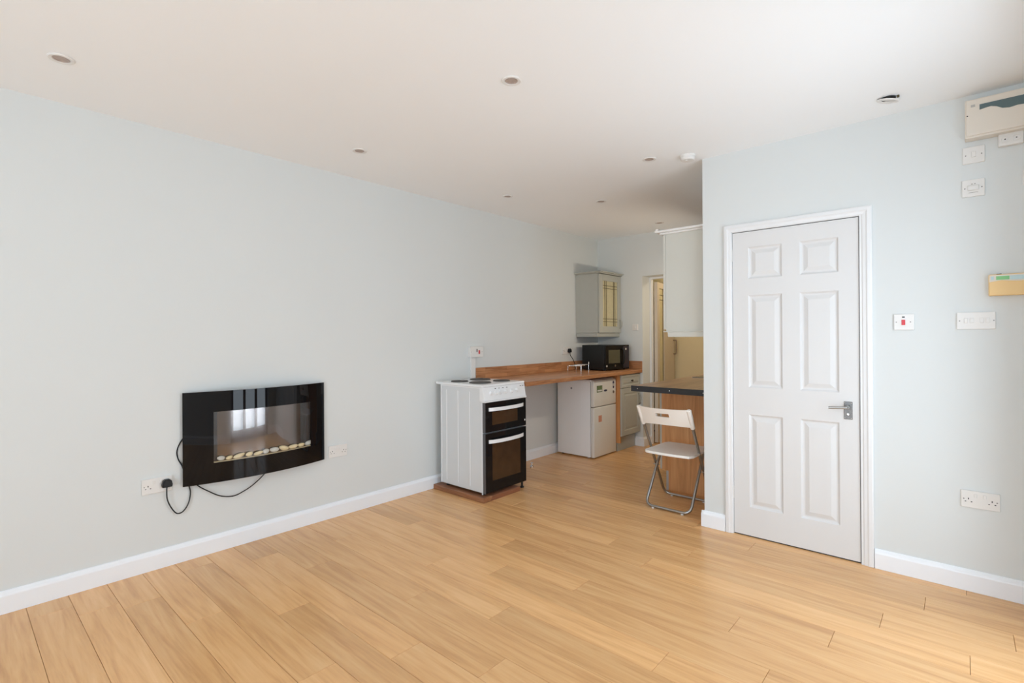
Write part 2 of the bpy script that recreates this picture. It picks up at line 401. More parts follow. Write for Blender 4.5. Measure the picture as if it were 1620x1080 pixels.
for z in (.915, .828):
    for x in (2.942, 2.973): lathe(bm, [(.0025, 0), (.0025, -.0012), (0, -.0018)], (x, yf - .005, z), 'Y', 8)
obj('screws', bm, M['chrome'], door)
for z in (.235, 1.80):
    bm = bmesh.new(); box(bm, 2.306, 2.3155, yf - .008, yf, z, z + .078, .001)
    tube(bm, [(2.314, yf - .007, z), (2.314, yf - .007, z + .078)], .004, 8)
    obj('hinge', bm, M['plastic'], door, label='white painted butt hinge')
# casing
bm = bmesh.new()
CX0, CX1, CZ = 2.264, 3.077, 2.041
# profile across the casing: distance from outer edge -> proud depth
cp = [(0, 0), (0, .014), (.006, .017), (.022, .018), (.030, .014), (.044, .0125), (.048, .010), (.048, 0)]
def casering(x0, x1, zt, ins, d): return [(x0 + ins, YM - d, 0.0005), (x0 + ins, YM - d, zt - ins), (x1 - ins, YM - d, zt - ins), (x1 - ins, YM - d, 0.0005)]
rings = [[bm.verts.new(p) for p in casering(CX0, CX1, CZ, i_, d)] for i_, d in cp]
for a, b in zip(rings, rings[1:]):
    for q in range(3): bm.faces.new((a[q], a[q + 1], b[q + 1], b[q]))
for e_ in (0, 3): bm.faces.new([r_[e_] for r_ in rings])
struct(obj('trim_1', bm, M['gloss']))
bm = bmesh.new()                                                    # lining and stop
box(bm, DX0, DX0 + .003, YM - .008, YM + .1, 0.0005, DZ); box(bm, DX1 - .003, DX1 + .009, YM - .0085, YM + .1, 0.0005, DZ + .002)
box(bm, DX0, DX1, YM - .008, YM + .1, DZ - .003, DZ + .003)
struct(obj('trim_2', bm, M['gloss']))
bm = bmesh.new()                                                    # black strips put in as the shade of the gaps round the leaf
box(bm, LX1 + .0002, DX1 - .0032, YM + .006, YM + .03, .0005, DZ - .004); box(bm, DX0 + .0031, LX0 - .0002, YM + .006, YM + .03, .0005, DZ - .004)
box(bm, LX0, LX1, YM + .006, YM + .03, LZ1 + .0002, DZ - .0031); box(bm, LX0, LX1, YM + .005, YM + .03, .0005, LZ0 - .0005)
struct(obj('gap_shade', bm, M['dark']))
struct(obj('shade_backing', B(DX0 + .003, DX1 - .003, YM + .05, YM + .075, 0.0005, DZ - .003), mat('cupboard_shade', (.03, .025, .02), .9)))  # near-black sheet behind the leaf, standing in for the cupboard's shade

# ------------------------------------------------------------------ garden doors in the right wall, added rear window
a, b, t = DOOR_R
w1 = struct(link('window_1', None)); w1.location = (XR + .1, (a + b) / 2, 0)
w1['label'] = 'glazed garden doors in the right wall'
bm = bmesh.new(); xw = XR + .09
box(bm, xw, xw + .07, a, a + .05, 0, t); box(bm, xw, xw + .07, b - .05, b, 0, t); box(bm, xw, xw + .07, a, b, t - .05, t); box(bm, xw, xw + .07, a, b, 0, .03)
obj('frame', bm, M['frameout'], w1)
nn = 3; ww = (b - a - .10) / nn
for i in range(nn):
    y0 = a + .05 + ww * i; y1 = y0 + ww; bm = bmesh.new(); s_ = .055
    box(bm, xw + .01, xw + .06, y0, y0 + s_, .03, t - .05); box(bm, xw + .01, xw + .06, y1 - s_, y1, .03, t - .05)
    box(bm, xw + .01, xw + .06, y0 + s_, y1 - s_, .03, .13); box(bm, xw + .01, xw + .06, y0 + s_, y1 - s_, t - .13, t - .05)
    lf = obj('leaf', bm, M['frameout'], w1)
    obj('pane', B(xw + .03, xw + .036, y0 + s_, y1 - s_, .13, t - .13), M['pane'], w1)
x0, x1, z0, z1 = WIN_ADDED
w2 = struct(link('added_window', None)); w2.location = ((x0 + x1) / 2, Y0 - .1, z0); w2['label'] = 'made-up white framed window in the rear wall, added for its light'
bm = bmesh.new(); yw = Y0 - .16; f_ = .06
box(bm, x0, x0 + f_, yw, yw + .07, z0, z1); box(bm, x1 - f_, x1, yw, yw + .07, z0, z1); box(bm, x0, x1, yw, yw + .07, z0, z0 + f_); box(bm, x0, x1, yw, yw + .07, z1 - f_, z1)
xm = (x0 + x1) / 2; box(bm, xm - .04, xm + .04, yw, yw + .07, z0, z1)
obj('frame', bm, M['gloss'], w2)
for p, q in ((x0 + f_, xm - .04), (xm + .04, x1 - f_)): obj('pane', B(p, q, yw + .03, yw + .036, z0 + f_, z1 - f_), M['pane'], w2)
obj('sill', B(x0 - .03, x1 + .03, Y0 - .16, Y0 + .04, z0 - .03, z0, .004), M['gloss'], w2)

# ------------------------------------------------------------------ hall door, opened away from the kitchen
d2 = struct(link('door_2', None)); d2.location = (.648, HY + .03, 0); d2['label'] = 'open cream hall door with leaded glass'
x0, x1 = .642, .682; ya, yb = HY + .035, HY + .80
LM = Matrix.Translation((.645, ya, 0)) @ Matrix.Rotation(R(9), 4, 'Z') @ Matrix.Translation((-.645, -ya, 0))
def turned(bm): bmesh.ops.transform(bm, matrix=LM, verts=bm.verts); return bm
bm = bmesh.new(); box(bm, x0, x1, ya, ya + .09, .01, 1.97); box(bm, x0, x1, ya + .30, yb, .01, 1.97); box(bm, x0, x1, ya + .09, ya + .30, .01, .16); box(bm, x0, x1, ya + .09, ya + .30, 1.9, 1.97)
obj('door_leaf', turned(bm), M['halldoor'], d2)
pn = obj('pane', turned(B(.662, .668, ya + .09, ya + .30, .16, 1.9)), M['leadglass'], d2)
bm = bmesh.new()
for y in (ya + .12, ya + .27): box(bm, .668, .672, y - .003, y + .003, .16, 1.9)
for z in (.30, 1.76, 1.82): box(bm, .668, .672, ya + .09, ya + .30, z - .003, z + .003)
obj('leading', turned(bm), M['lead'], d2)
bm = bmesh.new(); tube(bm, fillet([(.682, yb - .05, 1.07), (.72, yb - .05, 1.07), (.72, yb - .05, 1.25), (.682, yb - .05, 1.25)], .01), .009, 8)
obj('handle', turned(bm), mat('hall_handle', (.25, .18, .12), .4), d2, smooth='angle')
bm = bmesh.new(); box(bm, OX0, OX0 + .022, HY - .03, HY + .02, 0, OZ - .022); box(bm, OX0, OX1, HY - .03, HY + .02, OZ - .022, OZ); box(bm, OX1 - .022, OX1, HY - .03, HY + .02, 0, OZ - .022)
struct(obj('trim_4', bm, M['gloss']))

# ------------------------------------------------------------------ electric fire
FY0, FY1, FZ0, FZ1 = .936, 1.820, .440, .993; FC = (FY0 + FY1) / 2; FR = 1.43; SAG = .07
def arcx(y, off=0): return .022 + off + (math.sqrt(FR ** 2 - (y - FC) ** 2) - (FR - SAG))
fire = thing('electric_fireplace', 'wide curved black glass electric fire with pebbles, hung on left wall', 'fireplace', (0, FC, FZ0))
WY0, WY1, WZ0, WZ1 = 1.088, 1.705, .560, .868
def curved(y0, y1, z0, z1, xo, th, n=32, hole=None):
    bm = bmesh.new(); ys = [y0 + (y1 - y0) * i / n for i in range(n + 1)]
    if hole: ys = sorted(set(ys + [hole[0], hole[1]]))
    zz = [z0, z1] if not hole else [z0, hole[2], hole[3], z1]
    vf = {}; 
    for i, y in enumerate(ys):
        for j, z in enumerate(zz):
            for k in (0, 1): vf[i, j, k] = bm.verts.new((arcx(y, xo) - th * k, y, z))
    def solid(i, j):
        if i < 0 or j < 0 or i >= len(ys) - 1 or j >= len(zz) - 1: return False
        return not (hole and j == 1 and ys[i] >= hole[0] - 1e-6 and ys[i + 1] <= hole[1] + 1e-6)
    for i in range(len(ys) - 1):
        for j in range(len(zz) - 1):
            if not solid(i, j): continue
            bm.faces.new((vf[i, j, 0], vf[i + 1, j, 0], vf[i + 1, j + 1, 0], vf[i, j + 1, 0])); bm.faces.new((vf[i, j, 1], vf[i + 1, j, 1], vf[i + 1, j + 1, 1], vf[i, j + 1, 1]))
            if not solid(i - 1, j): bm.faces.new((vf[i, j, 0], vf[i, j + 1, 0], vf[i, j + 1, 1], vf[i, j, 1]))
            if not solid(i + 1, j): bm.faces.new((vf[i + 1, j, 0], vf[i + 1, j + 1, 0], vf[i + 1, j + 1, 1], vf[i + 1, j, 1]))
            if not solid(i, j - 1): bm.faces.new((vf[i, j, 0], vf[i + 1, j, 0], vf[i + 1, j, 1], vf[i, j, 1]))
            if not solid(i, j + 1): bm.faces.new((vf[i, j + 1, 0], vf[i + 1, j + 1, 0], vf[i + 1, j + 1, 1], vf[i, j + 1, 1]))
    return bm
obj('front_glass', curved(FY0, FY1, FZ0, FZ1, 0, .005, hole=(WY0, WY1, WZ0, WZ1)), M['blackglass'], fire, label='curved black glass front', smooth='angle')
obj('window_pane', curved(WY0, WY1, WZ0, WZ1, -.001, .003), M['pane'], fire, label='clear curved viewing pane', smooth='angle')
obj('back_panel', curved(WY0 - .01, WY1 + .01, WZ0 - .01, WZ1 + .01, -.034, .003), M['firemirror'], fire, label='dark mirrored back of the firebox', smooth='angle')
bm = bmesh.new(); box(bm, .002, .034, FY0 + .09, FY1 - .09, FZ0 + .04, FZ1 - .04, .004)
obj('casing', bm, M['fireside'], fire)
bm = curved(WY0, WY1, WZ0 - .003, WZ0 + .004, -.006, .027); obj('pebble_tray', bm, mat('tray_cream', (.55, .43, .27), .4), fire, smooth='angle')
py = WY0 + .02; rp = random.Random(3)
while py < WY1 - .02:
    w_ = rp.uniform(.020, .036); h_ = rp.uniform(.012, .017); bm = bmesh.new(); bmesh.ops.create_icosphere(bm, subdivisions=2, radius=1)
    tl = rp.uniform(-.35, .35)
    for v in bm.verts:
        q = v.co.copy(); q.x *= .010; q.y *= w_ * (1 + .15 * q.z); q.z *= h_
        q = Matrix.Rotation(tl, 3, 'X') @ q
        v.co = q + Vector((arcx(py + w_) - .019, py + w_, WZ0 + .004 + h_))
    obj('pebble', bm, M['pebble'] if rp.random() < .6 else M['pebble2'], fire, smooth=True)
    py += 2 * w_ * rp.uniform(.88, 1.08)

# ------------------------------------------------------------------ plugs, sockets and switches
class Frame:
    """maps (u, v, out) of a wall plate to room coordinates"""
    def __init__(s, wall, c): s.w = wall; s.c = Vector(c)
    def box(s, bm, u0, u1, v0, v1, o0, o1, b=0, seg=1):
        if s.w == 'left': return box(bm, o0, o1, s.c.y + u0, s.c.y + u1, s.c.z + v0, s.c.z + v1, b, seg)
        return box(bm, s.c.x + u0, s.c.x + u1, s.c.y - o1, s.c.y - o0, s.c.z + v0, s.c.z + v1, b, seg)
    def disc(s, bm, u, v, r_, o0, o1, n=14):
        if s.w == 'left': return lathe(bm, [(r_, o0), (r_, o1)], (0, s.c.y + u, s.c.z + v), 'X', n)
        return lathe(bm, [(r_, -o0), (r_, -o1)], (s.c.x + u, s.c.y, s.c.z + v), 'Y', n)
def wthing(name, label, cat, wall, c, group=None):
    return thing(name, label, cat, c, group), Frame(wall, c)
def socket_holes(t, F, us, o):
    for u in us:
        for a0, a1, b0, b1 in ((-.002, .002, -.002, .006), (-.0145, -.0085, -.0145, -.0105), (.0085, .0145, -.0145, -.0105)):
            bm = bmesh.new(); F.box(bm, u + a0, u + a1, b0, b1, o, o + .0006); obj('pin_slot', bm, M['dark'], t)
def screws_on(t, F, us, v, o):
    for u in us:
        bm = bmesh.new(); F.disc(bm, u, v, .003, o, o + .0006, 10); obj('plate_screw', bm, M['screw'], t)
def double_socket(label, wall, c, proud=.011, skip=None):
    t, F = wthing('double_socket', label, 'socket', wall, c, 'white double sockets on the walls')
    bm = bmesh.new(); F.box(bm, -.073, .073, -.043, .043, 0, proud, .0022, 2); obj('face_plate', bm, M['plastic'], t)
    for u in (-.017, .017):
        bm = bmesh.new(); F.box(bm, u - .006, u + .006, .010, .030, proud, proud + .004, .0012); obj('rocker', bm, M['plastic'], t)
    us = [u for u in (-.044, .044) if not (skip and u * skip > 0)]
    socket_holes(t, F, us, proud + .0001)
    screws_on(t, F, [u for u in (-.062, .062)], 0, proud + .0001)
    return t, F
double_socket('white double socket left of the fire, black plug in it', 'left', (0, .812, .477), skip=1)
double_socket('white double socket low on left wall, right of fire', 'left', (0, 1.934, .480))
double_socket('white double socket low on the wall right of the door', 'mid', (3.517, YM, .469))
t, F = double_socket('white double socket above the worktop beside microwave', 'left', (0, 4.826, 1.148), skip=1)

def plug(name_label, c):
    t = thing('power_plug', name_label, 'plug', c); x, y, z = c; bm = bmesh.new()
    pr = [(-.023, -.022), (.023, -.022), (.026, -.008), (.021, .014), (.010, .023), (-.010, .023), (-.021, .014), (-.026, -.008)]
    prism(bm, [(y + p[0], z + p[1]) for p in pr], x + .001, x + .030, 'YZ')
    bmesh.ops.bevel(bm, geom=[e for e in bm.edges if all(v.co.x > x + .02 for v in e.verts)], offset=.006, segments=3, affect='EDGES')
    obj('plug_body', bm, M['black'], t, smooth='angle'); return t
pl = plug('black plug in the socket left of the fire, its lead hanging', (.011, .856, .482))
bm = bmesh.new(); tube(bm, smoothpts([(.026, .856, .463), (.026, .854, .441), (.024, .857, .389), (.02, .876, .337), (.016, .905, .294), (.014, .937, .295), (.012, .966, .335), (.010, .978, .396), (.008, .968, .450), (.006, .950, .51), (.005, .936, .564), (.005, .918, .603), (.005, .911, .641), (.005, .917, .677), (.005, .94, .72), (.005, .98, .76)]), .0034, 8)
obj('cord', bm, M['cord'], pl, smooth=True)
bm = bmesh.new(); tube(bm, smoothpts([(.012, .97, .49), (.018, 1.012, .434), (.02, 1.071, .385), (.02, 1.139, .340), (.02, 1.211, .322), (.02, 1.267, .336), (.02, 1.330, .366), (.02, 1.397, .418), (.012, 1.45, .48)]), .0034, 8)
obj('cord', bm, M['cord'], fire, smooth=True, label='black cord sagging in a loop')
pl2 = plug('black plug in the socket above the worktop near microwave', (.011, 4.872, 1.146))
bm = bmesh.new(); tube(bm, smoothpts([(.03, 4.872, 1.125), (.032, 4.875, 1.09), (.045, 4.90, 1.05), (.05, 4.93, 1.0), (.05, 4.94, .955), (.06, 4.95, .924)]), .004, 8)
obj('cord', bm, M['cord'], pl2, smooth=True)

# cooker isolator with its trunking
t, F = wthing('cooker_switch', 'white surface box with red rocker above the cooker', 'switch', 'left', (0, 3.346, 1.172))
bm = bmesh.new(); F.box(bm, -.085, .085, -.05, .05, 0, .034, .003, 2); obj('face_plate', bm, M['plastic'], t)
bm = bmesh.new(); F.box(bm, .022, .038, -.020, .014, .034, .038, .001); obj('rocker', bm, M['red'], t, label='red rocker')
bm = bmesh.new(); F.box(bm, -.004, .006, .0, .028, .034, .037, .001); obj('neon', bm, M['dark'], t)
screws_on(t, F, (-.07, .07), 0, .0341)
tag(obj('cable_trunking', B(0, .016, 3.287, 3.347, .905, 1.122, .002), M['plastic']), 'white vertical cable trunking below the box with red rocker', 'trunking')

# red switch and switches right of the door
t, F = wthing('isolator_switch', 'white switch plate with red rocker right of the door', 'switch', 'mid', (3.217, YM, 1.378))
bm = bmesh.new(); F.box(bm, -.044, .044, -.043, .043, 0, .010, .0022, 2); obj('face_plate', bm, M['plastic'], t)
bm = bmesh.new(); F.box(bm, -.010, .006, -.016, .012, .010, .014, .001); obj('rocker', bm, M['red'], t, label='red rocker')
bm = bmesh.new(); F.box(bm, -.008, .004, .024, .030, .010, .0112); obj('neon', bm, M['dark'], t)
screws_on(t, F, (-.033, .028), 0, .0101)
t, F = wthing('light_switch', 'wide white four-gang light switch above the right-hand socket', 'switch', 'mid', (3.506, YM, 1.378))
bm = bmesh.new(); F.box(bm, -.073, .073, -.043, .043, 0, .011, .0022, 2); obj('face_plate', bm, M['plastic'], t)
for u in (-.038, -.016, .022, .044):
    bm = bmesh.new(); F.box(bm, u - .0075, u + .0075, -.012, .013, .011, .0145, .0012); obj('rocker', bm, M['plastic'], t)
screws_on(t, F, (-.062, .066), 0, .0111)
t, F = wthing('light_switch', 'small white switch on the wall beside the kitchen doorway', 'switch', 'mid', (.522, YB, 1.416))
bm = bmesh.new(); F.box(bm, -.036, .036, -.036, .036, 0, .009, .002); obj('face_plate', bm, M['plastic'], t)
bm = bmesh.new(); F.box(bm, -.010, .010, -.014, .014, .009, .012, .001); obj('rocker', bm, M['plastic'], t)
# plates under the fuse box
t, F = wthing('fused_spur', 'white single plate just below the fuse box', 'switch', 'mid', (3.502, YM, 2.220))
bm = bmesh.new(); F.box(bm, -.042, .042, -.042, .042, 0, .010, .0022, 2); obj('face_plate', bm, M['plastic'], t)
bm = bmesh.new(); F.box(bm, -.009, .009, -.012, .016, .010, .0135, .001); obj('rocker', bm, M['plastic'], t)
screws_on(t, F, (-.030, .030), 0, .0101)
t, F = wthing('pull_timer', 'white plate with round dial above the four-gang switch', 'switch', 'mid', (3.500, YM, 2.052))
bm = bmesh.new(); F.box(bm, -.043, .043, -.043, .043, 0, .011, .0022, 2); obj('face_plate', bm, M['plastic'], t)
bm = bmesh.new(); F.box(bm, -.022, .022, -.013, .013, .011, .019, .005, 2); obj('dial', bm, M['plastic'], t)
bm = bmesh.new(); F.box(bm, -.018, .018, -.024, -.022, .011, .0115); F.box(bm, -.008, -.002, .018, .022, .011, .0115); F.box(bm, .003, .009, .018, .022, .011, .0115); obj('printing', bm, mat('grey_print', (.3, .28, .26), .5), t, kind='stuff')
screws_on(t, F, (-.032, .032), 0, .0111)
t, F = wthing('twin_outlet', 'small white plate with two round ports touching the fuse box', 'outlet', 'mid', (3.636, YM, 2.262))
bm = bmesh.new(); F.box(bm, -.044, .044, -.030, .030, 0, .030, .003, 2); obj('face_plate', bm, M['plastic'], t)
for u in (-.020, .020):
    bm = bmesh.new(); lathe(bm, [(.016, 0), (.016, -.004), (.013, -.004), (.012, -.001), (0, -.001)], (3.636 + u, YM - .030, 2.262), 'Y', 24); p_ = obj('port', bm, M['plastic'], t, smooth='angle')
    bm = bmesh.new(); F.disc(bm, u, 0, .003, .031, .0318, 8); obj('screw', bm, M['dark'], p_)

tag(obj('blank_plate', B(3.677, 3.752, YM - .012, YM, 2.030, 2.100, .002), M['plastic']), 'white blank plate cut by the right edge of the picture', 'plate')
# fuse box
t, F = wthing('fuse_box', 'cream consumer unit with dark tinted wavy window under the ceiling', 'fuse box', 'mid', (3.607, YM, 2.395))
bm = bmesh.new(); box(bm, 3.470, 3.748, YM - .066, YM - .002, 2.290, 2.482, .004, 2); obj('casing', bm, M['cream'], t)
bm = bmesh.new(); box(bm, 3.474, 3.744, YM - .074, YM - .064, 2.300, 2.478, .003, 2); obj('cover', bm, M['cream'], t)
bm = bmesh.new()
top = [(3.524, 2.446), (3.744, 2.446)]; low = [(3.744, 2.385), (3.70, 2.400), (3.66, 2.404), (3.63, 2.400), (3.605, 2.405), (3.585, 2.419), (3.565, 2.426), (3.545, 2.424), (3.524, 2.420)]
prism(bm, top + low, YM - .0765, YM - .073, 'XZ'); obj('tinted_window', bm, M['tint'], t, label='dark tinted wavy window')
bm = bmesh.new(); lathe(bm, [(.003, 0), (.003, -.001), (0, -.0015)], (3.479, YM - .074, 2.40), 'Y', 10); obj('screw', bm, M['dark'], t)
obj('badge', B(3.492, 3.508, YM - .0748, YM - .0738, 2.440, 2.452), mat('grey_badge', (.45, .43, .40), .4), t)

# heating programmer
t, F = wthing('heating_programmer', 'yellowed cream heating controller with green display', 'thermostat', 'mid', (3.64, YM, 1.55))
bm = bmesh.new(); box(bm, 3.553, 3.735, YM - .036, YM - .001, 1.499, 1.604, .004, 2); obj('casing', bm, M['yellow'], t)
bm = bmesh.new()
prism(bm, [(3.556, 1.600), (3.733, 1.600), (3.733, 1.572), (3.66, 1.567), (3.625, 1.570), (3.60, 1.574), (3.575, 1.570), (3.556, 1.566)], YM - .0385, YM - .034, 'XZ'); obj('fascia', bm, M['cream'], t)
obj('display', B(3.580, 3.627, YM - .0400, YM - .0380, 1.576, 1.594, .0005), M['green'], t, label='green display')
obj('buttons', B(3.629, 3.730, YM - .0400, YM - .0380, 1.574, 1.594, .0005), M['bluegrey'], t, label='pale blue button strip')
obj('indicator', B(3.562, 3.572, YM - .0400, YM - .0380, 1.577, 1.593, .0005), M['bluegrey'], t)
obj('slide_switch', B(3.582, 3.60, YM - .030, YM - .018, 1.603, 1.607), M['black'], t)

# ------------------------------------------------------------------ ceiling fittings
def downlight(x, y, label, group=None, r_=.047):
    t = thing('downlight', label, 'downlight', (x, y, H), 'downlights in the ceiling')
    bm = bmesh.new(); lathe(bm, [(r_ * .6, H), (r_, H - .0005), (r_, H - .003), (r_ * .93, H - .0065), (r_ * .80, H - .007), (r_ * .66, H - .005), (r_ * .6, H)], (x, y, 0), 'Z', 40)
    obj('bezel', bm, M['plastic'], t, smooth='angle')
    bm = bmesh.new(); lathe(bm, [(r_ * .60, H - .0005), (r_ * .60, H - .0045), (r_ * .52, H - .005), (r_ * .47, H - .0025), (r_ * .2, H - .0012), (0, H - .0010)], (x, y, 0), 'Z', 30)
    obj('lamp', bm, M['lamp'], t, smooth='angle'); return t
downlight(.549, .345, 'recessed white downlight at the far left of the ceiling')
downlight(1.862, 1.795, 'recessed white downlight at top centre, nearest the camera')
downlight(.536, 1.803, 'recessed white downlight near the left wall above the fire')
downlight(.527, 3.245, 'recessed white downlight near the left wall above the cooker', r_=.044)
downlight(1.853, 3.231, 'recessed white downlight just left of the smoke alarm')
downlight(1.034, 3.941, 'recessed white downlight over the front of the kitchen')
downlight(1.033, 5.117, 'recessed downlight at the dark far end of kitchen ceiling')
# the drooping one near the white door
t = thing('downlight', 'loose downlight hanging tilted from the ceiling above the door', 'downlight', (3.176, 3.235, H), 'downlights in the ceiling')
x, y = 3.176, 3.235; bm = bmesh.new()
lathe(bm, [(.036, 0), (.048, 0), (.048, -.003), (.044, -.007), (.036, -.007), (.030, -.003), (.030, 0)], (0, 0, 0), 'Z', 40)
bmesh.ops.transform(bm, matrix=Matrix.Translation((x, y, H - .012)) @ Matrix.Rotation(R(13), 4, 'Y') @ Matrix.Rotation(R(6), 4, 'X'), verts=bm.verts)
obj('bezel', bm, M['plastic'], t, smooth='angle')
bm = bmesh.new(); lathe(bm, [(.032, H - .0005), (.032, H - .006), (0, H - .006)], (x, y, 0), 'Z', 28); obj('lamp_can', bm, M['dark'], t, smooth='angle')
bm = bmesh.new(); box(bm, x + .036, x + .046, y - .012, y + .004, H - .010, H - .0005, .001); obj('spring_clip', bm, M['lead'], t)
t = thing('smoke_alarm', 'white round smoke alarm on the ceiling at the wall corner', 'smoke alarm', (2.075, 3.345, H))
bm = bmesh.new(); lathe(bm, [(.050, H - .0005), (.050, H - .010), (.046, H - .012), (.046, H - .026), (.040, H - .034), (.016, H - .036), (0, H - .036)], (2.075, 3.345, 0), 'Z', 40)
obj('body', bm, M['plastic'], t, smooth='angle')
bm = bmesh.new(); lathe(bm, [(.010, H - .036), (.010, H - .0385), (0, H - .0385)], (2.070, 3.33, 0), 'Z', 20); obj('test_button', bm, M['plastic'], t, smooth='angle')

# ------------------------------------------------------------------ worktop on the left
wt = thing('kitchen_worktop', 'long butcher-block wooden worktop along the left kitchen wall', 'worktop', (.3, 4.4, .877))
obj('worktop_slab', B(.002, .612, 3.388, YB - .001, .877, .915, .002), M['stavesY'], wt)
obj('upstand', B(.002, .022, 3.348, YB - .001, .9155, 1.019, .0015), M['stavesY'], wt)
obj('upstand', B(.0225, .612, YB - .021, YB - .001, .9155, 1.012, .0015), M['stavesX'], wt)

# ------------------------------------------------------------------ cooker
ck = thing('electric_cooker', 'white freestanding electric cooker with black oven doors and four hotplates', 'cooker', (.34, 3.117, 0))
CY0, CY1, CXB, CXF = 2.859, 3.372, .083, .590
obj('body', B(CXB, CXF - .012, CY0 + .003, CY1 - .003, .062, .905, .003), M['side'], ck)
bm = bmesh.new()
for x in (.155, .298, .441):
    box(bm, x - .0035, x + .0035, CY0 - .0005, CY0 + .004, .095, .865, .0015)
box(bm, CXB, CXF, CY0 - .0005, CY0 + .004, .905 - .008, .905); box(bm, CXB, CXB + .008, CY0 - .001, CY0 + .004, .062, .905); box(bm, CXF - .010, CXF - .002, CY0 - .001, CY0 + .004, .05, .80)
obj('side_ribs', bm, M['enamel'], ck, label='thin raised white ribs on the side')
bm = bmesh.new(); box(bm, .024, CXF + .004, CY0 - .006, CY1 + .004, .906, .926, .005, 2); obj('hob_top', bm, M['enamel'], ck)
for (x, y, r_) in ((.187, 2.985, .072), (.190, 3.235, .090), (.415, 3.010, .090), (.435, 3.252, .072)):
    bm = bmesh.new(); lathe(bm, [(r_ + .005, .926), (r_ + .005, .929), (r_, .930), (r_ - .002, .934), (r_ * .3, .934), (r_ * .27, .932), (0, .932)], (x, y, 0), 'Z', 40)
    obj('hotplate', bm, M['burner'], ck, smooth='angle')
bm = bmesh.new(); prism(bm, [(CXF - .03, .906), (CXF + .004, .906), (CXF + .022, .798), (CXF - .03, .798)], CY0 - .002, CY1, 'XZ'); obj('control_panel', bm, M['enamel'], ck)
bm = bmesh.new(); box(bm, CXF - .02, CXF + .030, CY0 - .001, CY1 + .004, .786, .797, .003, 2); obj('panel_lip', bm, M['enamel'], ck)
for i, y in enumerate((2.945, 3.005, 3.055, 3.115, 3.195, 3.262)):
    bm = bmesh.new(); lathe(bm, [(.019, 0), (.019, .004), (.015, .006), (.014, .018), (.012, .020), (0, .020)], (0, 0, 0), 'Z', 24)
    box(bm, -.003, .003, -.015, .015, .006, .026, .001)
    mt = Matrix.Translation((CXF + .012, y, .855)) @ Matrix.Rotation(R(80.5), 4, 'Y'); bmesh.ops.transform(bm, matrix=mt, verts=bm.verts)
    obj('knob', bm, M['enamel'], ck, smooth='angle')
bm = bmesh.new()
for y0, y1 in ((2.995, 3.010), (3.040, 3.052), (3.085, 3.10), (3.135, 3.148), (3.31, 3.325), (3.34, 3.355)):
    box(bm, CXF + .0062, CXF + .0085, y0, y1, .887, .892, mtx=None)
obj('printing', bm, M['dark'], ck, kind='stuff')
def oven_door(z0, z1, wz0, wz1, wy0, wy1, hz, nm, clk=True):
    bm = bmesh.new(); box(bm, CXF - .008, CXF + .025, CY0 + .012, CY1 - .003, z0, z1, .002); d = obj(nm, bm, M['ovenglass'], ck, label='black glass ' + nm.replace('_', ' '))
    obj('window', B(CXF + .0245, CXF + .0258, wy0, wy1, wz0, wz1), M['ovenwin'], d, label='brown see-through window')
    obj('edge_strip', B(CXF - .010, CXF + .022, CY0 + .003, CY0 + .0115, z0, z1), mat('strip_grey', (.09, .09, .095), .3), d)
    bm = bmesh.new(); n = 14; P0 = []
    ya, yb = 2.900, 3.322
    for i in range(n + 1):
        s_ = i / n; y = ya + (yb - ya) * s_; x = CXF + .028 + .034 * math.sin(math.pi * min(1, max(0, s_ * 1.0))) ** .55
        P0.append((x, y))
    rings = [[bm.verts.new((x, y, hz - .014)), bm.verts.new((x + .008, y, hz - .014)), bm.verts.new((x + .008, y, hz + .014)), bm.verts.new((x, y, hz + .014))] for x, y in P0]
    for a, b in zip(rings, rings[1:]):
        for q in range(4): bm.faces.new((a[q], a[(q + 1) % 4], b[(q + 1) % 4], b[q]))
    bm.faces.new(rings[0]); bm.faces.new(rings[-1][::-1])
    obj('handle', bm, M['enamel'], d, label='white curved bar handle')
    return d
oven_door(.545, .782, .600, .705, 2.945, 3.255, .730, 'grill_door')
oven_door(.060, .535, .150, .452, 2.945, 3.290, .472, 'oven_door')
bm = bmesh.new(); box(bm, CXF + .0245, CXF + .0275, 3.345, 3.357, .586, .600, .001); obj('badge', bm, M['plastic'], ck)
for (x, y) in ((.13, 2.90), (.555, 2.90), (.13, 3.335), (.580, 3.350)):
    bm = bmesh.new(); z_ = .0405 if y < 3.2 and x < .7 else .0005
    if y > 3.2 and x < .2: z_ = .0005
    lathe(bm, [(.017, z_), (.017, z_ + .010), (.009, z_ + .012), (.009, .063)], (x, y, 0), 'Z', 16); obj('foot', bm, M['black'], ck, smooth='angle')
pb = thing('plinth_board', 'dark reddish wooden batten under the left side of cooker', 'board', (.32, 2.84, 0))
obj('batten', B(.020, .636, 2.822, 2.922, .0005, .040, .003), M['battenX'], pb)
pb = thing('plinth_board', 'short dark reddish wooden batten under the front of cooker', 'board', (.61, 3.04, 0))
obj('batten', B(.520, .636, 2.9225, 3.262, .0005, .040, .003), M['batten'], pb)
# small chrome thing left on the floor
t = thing('chrome_fitting', 'small chrome fitting lying on floor beside the cooker', 'fitting', (.20, 3.95, 0))
bm = bmesh.new(); lathe(bm, [(.016, .0005), (.016, .010), (.011, .012), (.011, .030), (.015, .032), (.015, .038), (0, .040)], (.20, 3.95, 0), 'Z', 20); obj('body', bm, M['chrome'], t, smooth='angle')
bm = bmesh.new(); tube(bm, [(.205, 3.93, .012), (.225, 3.90, .010), (.24, 3.88, .008)], .007, 10); obj('spout', bm, M['chrome'], t, smooth='angle')

